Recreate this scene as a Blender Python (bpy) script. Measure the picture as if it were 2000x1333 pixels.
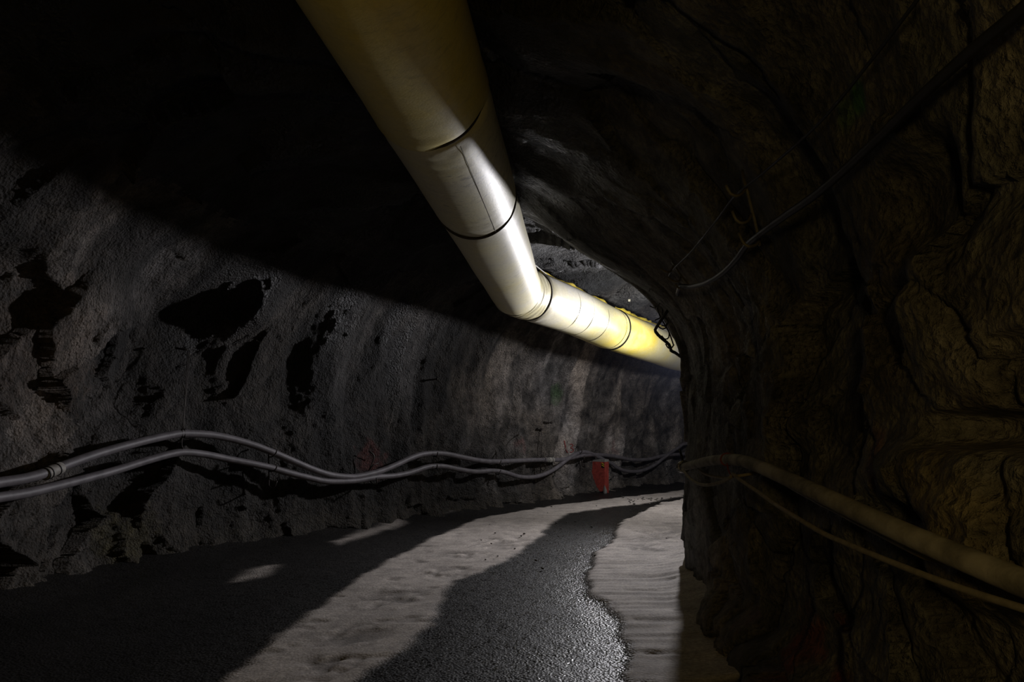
import bpy, math, random
import numpy as np
from mathutils import Vector, Matrix
from mathutils.bvhtree import BVHTree

random.seed(7)
sc = bpy.context.scene
C = sc.collection
for o in list(bpy.data.objects):
    bpy.data.objects.remove(o)

# ------------------------------------------------------------------ camera, world, lamps, exposure
F = 2000 * 24.0 / 36.0          # focal length in pixels of the 2000 px wide frame
CAMZ, HOR = 1.5, 840.0          # camera height, pixel row of the horizon
cd = bpy.data.cameras.new('camera')
cd.lens = 24.0
cd.sensor_width = 36.0
cd.sensor_fit = 'HORIZONTAL'
cd.shift_y = (HOR - 666.5) / 2000.0
cd.clip_start, cd.clip_end = 0.05, 200
cam = bpy.data.objects.new('camera', cd)
C.objects.link(cam)
cam.location = (0, 0, CAMZ)
cam.rotation_euler = (math.radians(90), 0, 0)
sc.camera = cam

w = bpy.data.worlds.new('mine_dark')
w.use_nodes = True
w.node_tree.nodes['Background'].inputs[0].default_value = (0, 0, 0, 1)
sc.world = w
vs = sc.view_settings
vs.view_transform = 'Standard'
vs.look = 'None'
vs.gamma = 1
vs.use_curve_mapping = False
vs.exposure = 0.0


def lamp(name, kind, loc, power, col, radius, target=None, cone=None, blend=1.0):
    l = bpy.data.lights.new(name, kind)
    l.energy = power
    l.color = col
    l.shadow_soft_size = radius
    o = bpy.data.objects.new(name, l)
    C.objects.link(o)
    o.location = loc
    if target is not None:
        d = Vector(target) - Vector(loc)
        o.rotation_euler = d.to_track_quat('-Z', 'Y').to_euler()
    if cone:
        l.spot_size = math.radians(cone)
        l.spot_blend = blend
    return o


# work lamp standing round the bend: a flood beam aimed back up the drift, plus its stray light
KEY = (3.28, 12.4, 3.0)
lamp('work_lamp_beam', 'SPOT', KEY, 1250, (0.97, 0.95, 1.0), 0.10, (-1.0, 6.0, 3.15), 112, 1.0)
lamp('work_lamp_stray', 'POINT', KEY, 230, (0.95, 0.95, 1.0), 0.10)
# yellow sodium lamp on the tunnel side behind the camera
lamp('sodium_lamp', 'POINT', (-0.2, -1.1, 1.75), 52, (1.0, 0.72, 0.26), 0.12)

# ------------------------------------------------------------------ numpy noise
_rng = np.random.RandomState(3)
_perm = np.tile(_rng.permutation(256), 3)
_grad = _rng.normal(size=(256, 3))
_grad /= np.linalg.norm(_grad, axis=1)[:, None]


def perlin(x, y, z=0.0):
    x, y, z = np.broadcast_arrays(np.asarray(x, float), np.asarray(y, float), np.asarray(z, float))
    xi, yi, zi = np.floor(x).astype(int), np.floor(y).astype(int), np.floor(z).astype(int)
    xf, yf, zf = x - xi, y - yi, z - zi
    fade = lambda t: t * t * t * (t * (t * 6 - 15) + 10)
    u, v, ww = fade(xf), fade(yf), fade(zf)
    out = 0.0
    for i in (0, 1):
        wx = u if i else 1 - u
        for j in (0, 1):
            wy = v if j else 1 - v
            for k in (0, 1):
                wz = ww if k else 1 - ww
                h = _perm[_perm[_perm[(xi + i) & 255] + ((yi + j) & 255)] + ((zi + k) & 255)]
                g = _grad[h]
                out = out + wx * wy * wz * (g[..., 0] * (xf - i) + g[..., 1] * (yf - j) + g[..., 2] * (zf - k))
    return out * 1.5


def fbm(x, y, z=0.0, n=4, gain=0.5):
    s, a = 0.0, 1.0
    for i in range(n):
        s = s + a * perlin(x, y, z + 17.3 * i)
        x, y, z = x * 2.03, y * 2.03, z * 2.03
        a *= gain
    return s


def ridge(x, y, z=0.0, n=3):
    s, a = 0.0, 1.0
    for i in range(n):
        s = s + a * (1 - 2 * np.abs(perlin(x, y, z + 9.1 * i)))
        x, y, z = x * 2.1, y * 2.1, z * 2.1
        a *= 0.5
    return s


def cells(u, v, seed=0):
    """2D Voronoi: F1, F2, three random numbers of the cell, vector from its seed."""
    ui, vi = np.floor(u).astype(int), np.floor(v).astype(int)
    f1 = np.full(u.shape, 9.0)
    f2 = np.full(u.shape, 9.0)
    rid = np.zeros(u.shape, int)
    du1, dv1 = np.zeros(u.shape), np.zeros(u.shape)
    for i in (-1, 0, 1):
        for j in (-1, 0, 1):
            h = _perm[_perm[(ui + i + seed * 31) & 255] + ((vi + j + seed * 57) & 255)]
            h2 = _perm[h + 101]
            du = u - (ui + i + 0.1 + 0.8 * h / 255.0)
            dv = v - (vi + j + 0.1 + 0.8 * h2 / 255.0)
            d = np.sqrt(du * du + dv * dv)
            near = d < f1
            f2 = np.where(near, f1, np.minimum(f2, d))
            f1 = np.where(near, d, f1)
            rid = np.where(near, h, rid)
            du1 = np.where(near, du, du1)
            dv1 = np.where(near, dv, dv1)
    r = [(_perm[(rid * 3 + 7 * k) & 255] / 255.0) for k in (11, 47, 91)]
    return f1, f2, r, du1, dv1


def sstep(a, b, x):
    t = np.clip((x - a) / (b - a), 0, 1)
    return t * t * (3 - 2 * t)


def facet(u, v, seed, off, tilt):
    f1, f2, r, du, dv = cells(u, v, seed)
    return off * (r[0] - 0.5) + tilt * ((r[1] - 0.5) * du + (r[2] - 0.5) * dv), f2 - f1, r


# ------------------------------------------------------------------ the drift: plan and cross-section
LEFT = [(-4.3, -6), (-4.4, -3), (-4.5, 0), (-4.55, 3), (-4.55, 6), (-4.4, 7.4), (-3.8, 8.8), (-2.36, 10.7),
        (-.94, 12.6), (.75, 14.9), (2.3, 17.1), (4.8, 19.2), (8, 21.0), (11.5, 22.2), (15, 22.9), (19, 23.4)]
RIGHT = [(1.3, -6), (1.35, -3), (1.38, 0), (1.42, 2.2), (1.55, 4.2), (1.72, 5.8), (1.86, 7.3), (2.4, 8.4),
         (3.3, 9.5), (4.6, 10.7), (6.2, 11.9), (8.2, 13.2), (10.6, 14.6), (13.4, 15.6), (16.5, 16.2), (20, 16.6)]
NQ = len(LEFT) - 1


def cat(pts, q):
    p = np.array(pts, float)
    q = np.clip(np.asarray(q, float), 0, len(p) - 1 - 1e-6)
    i = np.floor(q).astype(int)
    t = (q - i)[..., None]
    g = lambda k: p[np.clip(i + k, 0, len(p) - 1)]
    a, b, c, d = g(-1), g(0), g(1), g(2)
    return 0.5 * ((2 * b) + (-a + c) * t + (2 * a - 5 * b + 4 * c - d) * t * t + (-a + 3 * b - 3 * c + d) * t ** 3)


HS_L, HS_R = 2.1, 2.17      # springing of the arch


def base_surf(q, t):
    """q along the drift, t over the profile: 0 left foot .. 1 right foot."""
    L, R = cat(LEFT, q), cat(RIGHT, q)
    yl = L[..., 1]
    crest = 4.75 - 0.42 * sstep(2.5, 6.0, yl) + .12 * sstep(10, 13, yl)
    mid = (L + R) / 2
    half = (R - L) / 2
    th = np.pi * (1 - np.clip((t - .25) / .5, 0, 1))
    cu, su = np.cos(th), np.sin(th)
    hs = np.where(cu < 0, HS_L, HS_R)
    ex = np.where(cu < 0, 1.0, 1.12)
    u = np.sign(cu) * np.abs(cu) ** ex
    zz = hs + (crest - hs) * np.abs(su) ** ex
    z = np.where(t < .25, t / .25 * HS_L, np.where(t > .75, (1 - t) / .25 * HS_R, zz))
    lean = np.where(t < .25, 0.06 * (t / .25), np.where(t > .75, 0.04 * ((1 - t) / .25), 0.05))
    xy = mid + half * (u * (1 - 0.0 * lean))[..., None]
    return np.concatenate([xy, z[..., None]], -1)


def arc_q(side, spacing_fn, q0, q1, n):
    """n values of q spread along a side so that spacing follows spacing_fn(y)."""
    qq = np.linspace(q0, q1, 4000)
    p = cat(side, qq)
    ds = np.linalg.norm(np.diff(p, axis=0), axis=1)
    wgt = ds / spacing_fn(p[:-1, 1])
    s = np.concatenate([[0], np.cumsum(wgt)])
    return np.interp(np.linspace(0, s[-1], n), s, qq)


_qq = np.linspace(0, NQ, 6000)
_sl = np.concatenate([[0], np.cumsum(np.linalg.norm(np.diff(cat(LEFT, _qq), axis=0), axis=1))])
_sr = np.concatenate([[0], np.cumsum(np.linalg.norm(np.diff(cat(RIGHT, _qq), axis=0), axis=1))])
sleft = lambda q: np.interp(q, _qq, _sl)
sright = lambda q: np.interp(q, _qq, _sr)


SRB = float(np.interp(6.7, cat(RIGHT, _qq)[:3600, 1], _sr[:3600]))


def blob(y, z, y0, z0, ry, rz, p=2):
    return np.exp(-(np.abs((y - y0) / ry) ** p + np.abs((z - z0) / rz) ** p))


_pl = cat(LEFT, _qq)
# bulges and hollows of the left wall: where they are seen, size along and up the wall, depth
LFEAT = [(485, 585, .30, .55, .28), (335, 640, .42, .45, -.28), (150, 600, .40, .9, .10), (640, 690, .45, .9, .10), (270, 780, .3, .3, -.15),
         (560, 780, .35, .5, -.12), (1050, 790, .35, .9, .14), (1110, 800, .25, .6, -.10), (1195, 800, .5, .7, .16), (960, 830, .4, .8, .08),
         (1285, 800, .35, .8, -.12), (900, 900, .25, .25, -.10)]


def displacement(q, t, P):
    """inward displacement of the rock and a dictionary of masks for colouring."""
    x, y, z = P[..., 0], P[..., 1], P[..., 2]
    s = sleft(q)
    v = t * 8.4
    # left: blasted bare rock near the camera, draped sprayed concrete further on
    rock = 1 - sstep(7.6, 9.6, y + 0.9 * perlin(s * .6, v * .6, 3.0) - 0.4 * (z - 1.5))
    rock = rock * (1 - sstep(2.6, 3.2, z + .3 * perlin(s * .8, v, 7.0)))
    ca, sa = math.cos(math.radians(38)), math.sin(math.radians(38))
    wu = s + 0.12 * perlin(s * 2, v * 2, 1.0)
    wv = v + 0.12 * perlin(s * 2, v * 2, 5.0)
    ru, rv = (wu * ca + wv * sa), (-wu * sa + wv * ca)
    f1, e1, r1 = facet(ru / 1.25, rv / .52, 1, .42, .42)
    f2, e2, r2 = facet(ru / .50, rv / .20, 2, .06, .09)
    f3, e3, r3 = facet(ru / .17, rv / .09, 3, .022, .03)
    dl_rock = f1 + f2 + f3 + 0.10 * perlin(s * .5, v * .6, 2.0) + 0.02 * fbm(s * 9, v * 9, 4.0, 3)
    ws = s + 0.35 * perlin(s * .8, v * .55, 8.0) - 0.25 * v
    drape = ridge(ws * .95, v * .22, 11.0, 2)
    fold = perlin(ws * 2.3, v * .55, 12.0)
    f4, e4, r4 = facet(ws / .62, v / .9 + .4 * perlin(s, v, 20.0), 4, .16, .2)
    far_ = 1 + 1.1 * sstep(9.5, 12.0, y)
    dl_sh = .06 * far_ * drape + .06 * far_ * fold + .12 * f4 + .10 * perlin(s * .9, v * .5, 21.) + .035 * fbm(s * 3.2, v * 2.6, 13.0, 4) + .014 * perlin(s * 17, v * 17, 1.5)
    for px_, py_, du_, dz_, am_ in LFEAT:
        h_ = hit('left', px_, py_, 0.0)
        i_ = np.argmin((_pl[:, 0] - h_.x) ** 2 + (_pl[:, 1] - h_.y) ** 2)
        dl_rock = dl_rock + am_ * np.exp(-((s - .3 * (z - h_.z) - _sl[i_]) / du_) ** 2 - ((z - h_.z) / dz_) ** 2)
        dl_sh = dl_sh + am_ * np.exp(-((s - _sl[i_]) / du_) ** 2 - ((z - h_.z) / dz_) ** 2)
    toe = 0.20 * np.exp(-z / .22) * (1 + .7 * perlin(s * 2.2, 0.0, 6.0))
    f5, e5, r5 = facet(s / .3, z / .24, 5, .10, .15)
    dl = rock * dl_rock + (1 - rock) * dl_sh + toe + f5 * np.exp(-(z / .5) ** 2)
    # right: sprayed rock, pillows and ledges
    sR = sright(q)
    vr = (1 - t) * 8.4
    g1, c1, k1 = facet(sR / 1.1 + .25 * perlin(sR, vr, 30.0), vr / 1.0 + .25 * perlin(sR, vr, 31.0), 6, .20, .22)
    g2, c2, k2 = facet(sR / .38 + .3 * perlin(sR * 2, vr * 2, 32.0), vr / .34, 7, .08, .12)
    dr = g1 + .8 * g2 + .07 * fbm(sR * 1.3, vr * 1.3, 33.0, 4) - .04 * np.exp(-(c1 / .08) ** 2) \
        + .012 * fbm(sR * 14, vr * 14, 34.0, 2)
    on = (t > .5)
    yy, zz = y, z
    feat = .10 * blob(yy, zz, 3.65, 1.53, .14, .10) - .20 * blob(yy, zz, 2.02, 1.50, .28, .055, 6) \
        + .09 * blob(yy, zz, 2.2, 1.34, .45, .11, 4) + .05 * blob(yy, zz, 1.95, 1.85, .33, .27, 6) \
        - .18 * blob(yy, zz, 3.9, 3.25, .13, .11) - .18 * blob(yy, zz, 4.4, 3.28, .22, .10) \
        - .13 * blob(yy, zz, 2.35, 2.28, .22, .18, 4) - .12 * blob(yy, zz, 4.7, 2.0, .22, .35) \
        + .10 * blob(yy, zz, 2.0, 1.12, .25, .14, 4) - .10 * blob(yy, zz, 2.5, 1.21, .10, .035, 4) \
        - .12 * blob(yy, zz, 3.4, 2.75, .20, .45, 4)
    toe_r = .16 * (1 - sstep(.16, .42, zz + .12 * perlin(sR * 1.5, vr, 40.0))) * (1 - sstep(4.6, 5.6, yy)) \
        + .10 * np.exp(-zz / .2) * (1 + perlin(sR * 3, 0.0, 41.0))
    calm = 1 - .55 * blob(y, z, 7.3, 1.2, 1.6, 2.4, 4)
    dr = np.clip(dr, -.3, .16) * calm + feat + toe_r * (1 - .7 * blob(y, z, 7.3, 0, 1.3, 1, 4))
    # roof
    ce = .13 * ridge(s * .55 + .3 * perlin(x, y, 50.0), x * .25, 51.0, 3) + .10 * fbm(x * .9, y * .9, 52.0, 4) - .05
    f6, e6, r6 = facet(x / .8 + .3 * perlin(x, y, 53.), y / .6, 8, .14, .16)
    ce = ce + f6
    # brow of rock hanging lower on the inside of the bend
    brow = .26 * np.exp(-((sR - SRB) / 1.15) ** 2 - ((t - .632) / .055) ** 2)
    wl = 1 - sstep(.30, .42, t)
    wr = sstep(.60, .72, t)
    d = wl * dl + wr * dr + (1 - wl - wr) * ce * (1 - .75 * brow / .26) + brow
    masks = dict(rock=rock, e1=e1, r1=r1, r4=r4, e4=e4, drape=drape, wl=wl, wr=wr, s=s, v=v, sR=sR, vr=vr, k1=k1, k2=k2, r6=r6, r2=r2, fold=fold)
    return d, masks


def grid_normals(P):
    du = np.gradient(P, axis=0)
    dv = np.gradient(P, axis=1)
    n = np.cross(du, dv)
    n /= np.maximum(np.linalg.norm(n, axis=-1, keepdims=True), 1e-9)
    return n


def grid_mesh(name, P, col=None):
    n, m = P.shape[:2]
    me = bpy.data.meshes.new(name)
    idx = np.arange(n * m).reshape(n, m)
    a, b, c, d = idx[:-1, :-1], idx[1:, :-1], idx[1:, 1:], idx[:-1, 1:]
    quads = np.stack([a, b, c, d], -1).reshape(-1, 4)
    nf = len(quads)
    me.vertices.add(n * m)
    me.vertices.foreach_set('co', P.reshape(-1).astype(np.float32))
    me.loops.add(nf * 4)
    me.loops.foreach_set('vertex_index', quads.reshape(-1).astype(np.int32))
    me.polygons.add(nf)
    me.polygons.foreach_set('loop_start', np.arange(0, nf * 4, 4, dtype=np.int32))
    me.polygons.foreach_set('use_smooth', np.ones(nf, dtype=bool))
    me.update(calc_edges=True)
    if col is not None:
        at = me.color_attributes.new('tone', 'FLOAT_COLOR', 'POINT')
        at.data.foreach_set('color', col.reshape(-1).astype(np.float32))
    me.validate()
    return me


def link(name, me, mat=None, parent=None):
    o = bpy.data.objects.new(name, me)
    C.objects.link(o)
    if mat:
        me.materials.append(mat)
    if parent:
        o.parent = parent
        if parent.get('_w'):                        # its mesh was laid out in world coordinates
            me.transform(Matrix.Translation(-parent.location))
    return o


# ------------------------------------------------------------------ materials
def nodemat(name):
    m = bpy.data.materials.new(name)
    m.use_nodes = True
    nt = m.node_tree
    b = nt.nodes['Principled BSDF']
    return m, nt, b


def N(nt, kind, **kw):
    n = nt.nodes.new(kind)
    for k, v in kw.items():
        if k.startswith('i_'):
            n.inputs[k[2:].replace('_', ' ')].default_value = v
        else:
            setattr(n, k, v)
    return n


def noise(nt, scale, detail=4.0, rough=.55, vec=None):
    n = N(nt, 'ShaderNodeTexNoise')
    n.inputs['Scale'].default_value = scale
    n.inputs['Detail'].default_value = detail
    n.inputs['Roughness'].default_value = rough
    if vec is not None:
        nt.links.new(vec, n.inputs['Vector'])
    return n


def ramp(nt, src, stops):
    r = N(nt, 'ShaderNodeValToRGB')
    el = r.color_ramp.elements
    while len(el) < len(stops):
        el.new(0.5)
    for e, (p, c) in zip(el, stops):
        e.position = p
        e.color = c if len(c) == 4 else (*c, 1)
    nt.links.new(src, r.inputs[0])
    return r


def g3(v):
    return (v, v, v, 1)


def mixc(nt, a, b, fac, mode='MIX'):
    m = N(nt, 'ShaderNodeMix', data_type='RGBA', blend_type=mode)
    for s, k in ((fac, 0), (a, 6), (b, 7)):
        if hasattr(s, 'default_value') or hasattr(s, 'links'):
            nt.links.new(s, m.inputs[k])
        else:
            m.inputs[k].default_value = s
    return m.outputs[2]


def rock_material(name, grain=34.0, bump=.9, spec=.35):
    m, nt, b = nodemat(name)
    tc = N(nt, 'ShaderNodeTexCoord')
    at = N(nt, 'ShaderNodeVertexColor', layer_name='tone')
    co = tc.outputs['Object']
    n1 = noise(nt, 6.0, 8, .65, co)
    n2 = noise(nt, grain, 5, .6, co)
    vor = N(nt, 'ShaderNodeTexVoronoi', feature='F1')
    vor.inputs['Scale'].default_value = grain * 1.3
    nt.links.new(co, vor.inputs['Vector'])
    r1 = ramp(nt, n1.outputs[0], [(.30, g3(.32)), (.72, g3(1.6))])
    r2 = ramp(nt, n2.outputs[0], [(.30, g3(.55)), (.70, g3(1.35))])
    c = mixc(nt, at.outputs['Color'], r1.outputs[0], 1.0, 'MULTIPLY')
    c = mixc(nt, c, r2.outputs[0], 1.0, 'MULTIPLY')
    nt.links.new(c, b.inputs['Base Color'])
    rr = N(nt, 'ShaderNodeMath', operation='MULTIPLY')
    nt.links.new(at.outputs['Alpha'], rr.inputs[0])
    rq = ramp(nt, n2.outputs[0], [(.3, g3(.8)), (.7, g3(1.15))])
    nt.links.new(rq.outputs[0], rr.inputs[1])
    nt.links.new(rr.outputs[0], b.inputs['Roughness'])
    b.inputs['Specular IOR Level'].default_value = spec
    hsum = N(nt, 'ShaderNodeMath', operation='ADD')
    hm = N(nt, 'ShaderNodeMath', operation='MULTIPLY')
    hm.inputs[1].default_value = .5
    nt.links.new(vor.outputs['Distance'], hm.inputs[0])
    nt.links.new(n2.outputs[0], hsum.inputs[0])
    nt.links.new(hm.outputs[0], hsum.inputs[1])
    hs2 = N(nt, 'ShaderNodeMath', operation='MULTIPLY_ADD')
    hs2.inputs[1].default_value = 2.2
    nt.links.new(n1.outputs[0], hs2.inputs[0])
    nt.links.new(hsum.outputs[0], hs2.inputs[2])
    bp = N(nt, 'ShaderNodeBump')
    bp.inputs['Strength'].default_value = bump
    bp.inputs['Distance'].default_value = .035
    nt.links.new(hs2.outputs[0], bp.inputs['Height'])
    nt.links.new(bp.outputs[0], b.inputs['Normal'])
    return m


def plain(name, col, rough=.6, metal=0.0, var=.35, scale=14.0, bump=.15, spec=.4, col2=None):
    m, nt, b = nodemat(name)
    tc = N(nt, 'ShaderNodeTexCoord')
    n1 = noise(nt, scale, 6, .6, tc.outputs['Object'])
    c2 = col2 or tuple(k * (1 - var) for k in col)
    r = ramp(nt, n1.outputs[0], [(.35, c2), (.62, col)])
    nt.links.new(r.outputs[0], b.inputs['Base Color'])
    b.inputs['Roughness'].default_value = rough
    b.inputs['Metallic'].default_value = metal
    b.inputs['Specular IOR Level'].default_value = spec
    if bump:
        n2 = noise(nt, scale * 5, 4, .6, tc.outputs['Object'])
        bp = N(nt, 'ShaderNodeBump')
        bp.inputs['Strength'].default_value = bump
        bp.inputs['Distance'].default_value = .01
        nt.links.new(n2.outputs[0], bp.inputs['Height'])
        nt.links.new(bp.outputs[0], b.inputs['Normal'])
    return m


M_WALL_L = rock_material('blasted_rock', 30, 1.35)
M_WALL_R = rock_material('sprayed_rock', 26, 1.15)
M_ROOF = rock_material('wet_roof_rock', 24, .9, .5)
M_HOSE = plain('grey_rubber_hose', (.135, .122, .13), .55, var=.35, scale=9, bump=.1)
M_TAPE = plain('pale_tape', (.30, .28, .25), .6, scale=30)
M_WIRE = plain('rusty_wire', (.035, .028, .024), .5, metal=.4, scale=30)
M_RACK = plain('dusty_steel_rod', (.17, .15, .11), .6, metal=.2, scale=30)
M_BLACK = plain('black_rubber', (.018, .017, .018), .55, scale=20, bump=.05)
M_PIPE = plain('dusty_plastic_pipe', (.36, .325, .26), .8, scale=6, bump=.25, col2=(.10, .09, .07))
M_CORD = plain('dusty_cord', (.26, .22, .15), .75, scale=25, bump=.15)
M_YHOSE = plain('yellow_hose', (.28, .22, .05), .6, scale=12)
M_RED = plain('red_paint', (.34, .055, .04), .55, scale=16, var=.45)
M_REDTIE = plain('red_tie_wire', (.20, .04, .025), .6, scale=20)
M_CONC = plain('grey_concrete', (.22, .21, .19), .85, scale=12)
M_BLK = plain('black_mark', (.02, .02, .02), .6, bump=0)
M_YEL = plain('yellow_mark', (.65, .45, .03), .6, bump=0)
M_STEEL = plain('wet_steel', (.35, .34, .33), .22, metal=.9, scale=20, bump=.3)
M_TAG = plain('pale_tag', (.75, .70, .5), .6, bump=0)
M_PAINT = plain('red_spray', (.22, .05, .045), .8, scale=40)
M_STONE = plain('loose_stone', (.10, .09, .08), .8, scale=9)

# ------------------------------------------------------------------ drift walls and roof
def tone_of(P, mk, t, which):
    x, y, z = P[..., 0], P[..., 1], P[..., 2]
    s, v = mk['s'], mk['v']
    if which == 'left':
        patch = sstep(-.15, .35, fbm(s * .9, v * .8, 60., 4))
        bare = .03 + .075 * mk['r1'][1] * (.5 + .5 * mk['r2'][2]) + .04 * patch
        pale = sstep(-.05, .25, perlin(s * .9 - .3 * v, v * .35, 61.) + .35 * perlin(s * 3, v * 1.2, 62.))
        shot = .032 + .085 * pale * (.55 + .45 * mk['r4'][2]) + .03 * fbm(s * 3, v * 3, 63., 3)
        g = mk['rock'] * bare + (1 - mk['rock']) * shot
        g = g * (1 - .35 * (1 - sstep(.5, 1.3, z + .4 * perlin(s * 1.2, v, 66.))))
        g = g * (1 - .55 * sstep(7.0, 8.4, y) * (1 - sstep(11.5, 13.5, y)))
        g = g * (1 + 2.5 * sstep(12.0, 14.5, y))  # brightness put into the colour beyond the bend, instead of stronger stray light
        g = g * (1 + mk['rock'] * (.55 - .8 * sstep(6.5, 7.6, y)))  # near rock paler, recess past it darker: its shade put into the colour
        g = np.clip(g, .012, .42)
        warm = np.clip(.5 + .9 * fbm(s * .7, v * .7, 64., 3), 0, 1)[..., None]
        col = g[..., None] * (np.array([1.08, .99, .94]) * (1 - warm) + np.array([1.16, .97, .80]) * warm)
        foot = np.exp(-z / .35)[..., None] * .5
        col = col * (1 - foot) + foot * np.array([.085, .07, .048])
        rough = .82 - .35 * sstep(.1, .4, fbm(s * .8, v * .5, 65., 3)) * sstep(1.5, 2.8, z)
        spots = [(720, 900, .35, (.22, .045, .04), .6), (1185, 875, .30, (.24, .05, .045), .8),
                 (1010, 872, .22, (.24, .07, .06), .55), (1080, 766, .28, (.05, .16, .03), .75),
                 (1128, 901, .07, (.30, .06, .05), .9), (235, 1105, .5, (.12, .035, .025), .6),
                 (240, 1060, .5, (.12, .10, .02), .6), (60, 690, .9, (.17, .11, .07), .45)]
    else:
        sR, vr = mk['sR'], mk['vr']
        patch = sstep(-.2, .35, fbm(sR * 1.1, vr * 1.1, 70., 4))
        g = .065 + .07 * patch + .05 * mk['k1'][2] + .04 * (mk['k2'][1] - .5)
        warm = np.clip(.5 + .9 * fbm(sR * .9, vr * .9, 71., 3), 0, 1)[..., None]
        col = np.clip(g, .02, .3)[..., None] * (np.array([1., 1, .95]) * (1 - warm) + np.array([1.12, .98, .80]) * warm)
        rough = .85 - .1 * patch
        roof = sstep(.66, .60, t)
        col = col * (1 - roof * (.89 - .80 * sstep(12.8, 14.6, y)))[..., None]  # roof colour darkened against bounced light, its lit far end painted paler
        rough = rough - roof * .55 * sstep(-.1, .3, fbm(x * .9, y * .9, 77., 3))
        spots = [(1665, 195, .10, (.03, .17, .02), .9), (1640, 225, .09, (.04, .13, .02), .6),
                 (1560, 1260, .28, (.17, .03, .02), .8), (1640, 1310, .28, (.20, .025, .02), .85),
                 (1480, 1230, .15, (.14, .04, .03), .6), (1720, 910, .14, (.15, .05, .03), .6),
                 (1900, 1020, .35, (.20, .15, .06), .6), (1550, 835, .07, (.22, .18, .13), .6)]
    for px, py, rad, c, k in spots:
        h = hit('left' if which == 'left' else 'right', px, py, 0.0)
        if h is None:
            continue
        dist = np.sqrt((x - h.x) ** 2 + (y - h.y) ** 2 + (z - h.z) ** 2)
        mval = (.45 if which == 'left' else .85) * k * sstep(1.0, .45, dist / rad + .45 * fbm(x * 6, y * 6, z * 6, 3))[..., None]
        col = col * (1 - mval) + np.array(c) * mval
    return np.concatenate([col, np.clip(rough, .2, 1)[..., None]], -1)


_bvh = {}


def hit(side, px, py, c):
    """where the view ray of a pixel meets the undisplaced wall moved c metres inwards"""
    key = (side, round(c, 3))
    if key not in _bvh:
        t0, t1 = (0, .5) if side == 'left' else (.5, 1)
        qq, tt = np.meshgrid(np.linspace(.5, NQ - .2, 260), np.linspace(t0, t1, 70), indexing='ij')
        P = base_surf(qq, tt)
        P = P + grid_normals(P) * c * NSIGN
        n, m = P.shape[:2]
        vv = [tuple(p) for p in P.reshape(-1, 3)]
        ff = [(i * m + j, (i + 1) * m + j, (i + 1) * m + j + 1, i * m + j + 1) for i in range(n - 1) for j in range(m - 1)]
        _bvh[key] = BVHTree.FromPolygons(vv, ff)
    d = Vector(((px - 1000) / F, 1, (HOR - py) / F)).normalized()
    r = _bvh[key].ray_cast(Vector((0, 0, CAMZ)), d, 80)
    return r[0]


def at(px, py, d):
    return Vector(((px - 1000) / F * d, d, CAMZ + (HOR - py) / F * d))


# sign that makes grid normals point into the drift
_q, _t = np.meshgrid(np.linspace(2, 3, 8), np.linspace(.02, .2, 8), indexing='ij')
NSIGN = 1.0 if grid_normals(base_surf(_q, _t))[4, 4, 0] > 0 else -1.0

solid = {}


def shell(name, q, t, mat, which):
    qq, tt = np.meshgrid(q, t, indexing='ij')
    P0 = base_surf(qq, tt)
    d, mk = displacement(qq, tt, P0)
    P = P0 + grid_normals(P0) * (d * NSIGN)[..., None]
    P[..., 2] = np.where((tt < .001) | (tt > .999), -.25, P[..., 2])
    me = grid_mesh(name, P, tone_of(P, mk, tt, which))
    o = link(name, me, mat)
    o['kind'] = 'structure'
    solid[name] = P
    return o


qL = arc_q(LEFT, lambda y: np.where(y < 1, .08, np.where(y < 19, .022, .05)), 0, NQ, 1150)
qR = arc_q(RIGHT, lambda y: np.where(y < 1, .06, np.where(y < 8.5, .012, .05)), 0, NQ, 820)
qC = arc_q(LEFT, lambda y: np.where(y < 1, .1, .035), 0, NQ, 640)
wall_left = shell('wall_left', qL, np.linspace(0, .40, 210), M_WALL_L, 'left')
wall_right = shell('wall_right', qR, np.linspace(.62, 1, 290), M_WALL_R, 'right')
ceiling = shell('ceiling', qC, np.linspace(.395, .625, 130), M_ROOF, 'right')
wall_left['label'] = 'rough dark rock and sprayed concrete wall carrying two grey hoses'
wall_right['label'] = 'brown sprayed rock wall with hooks, pipe and black cable'
ceiling['label'] = 'dark wet rock roof arching over the yellow duct'

# ------------------------------------------------------------------ road
DRY = [(430, 1345), (560, 1232), (650, 1168), (740, 1106), (850, 1050), (930, 1016), (1050, 993), (1180, 976), (1300, 963),
       (1350, 954), (1350, 966), (1250, 986), (1190, 992), (1110, 1004), (1080, 1022), (1050, 1050), (1010, 1082), (960, 1110), (885, 1135),
       (866, 1155), (850, 1205), (790, 1270), (670, 1345)]
BANK = [(1228, 1345), (1230, 1262), (1210, 1226), (1190, 1186), (1152, 1166), (1150, 1130), (1165, 1082), (1198, 1060), (1214, 1022),
        (1290, 986), (1345, 976), (1500, 990), (1700, 1345)]
PATCH = [[(458, 1136), (490, 1112), (540, 1104), (520, 1124)], [(650, 1060), (700, 1040), (780, 1020), (790, 1024), (720, 1046), (665, 1064)],
         [(830, 1008), (890, 999), (885, 1004), (840, 1011)]]


def gpoly(pts):
    out = []
    for px, py in pts:
        d = CAMZ * F / (py - HOR)
        out.append(((px - 1000) / F * d, d))
    return np.array(out)


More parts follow.
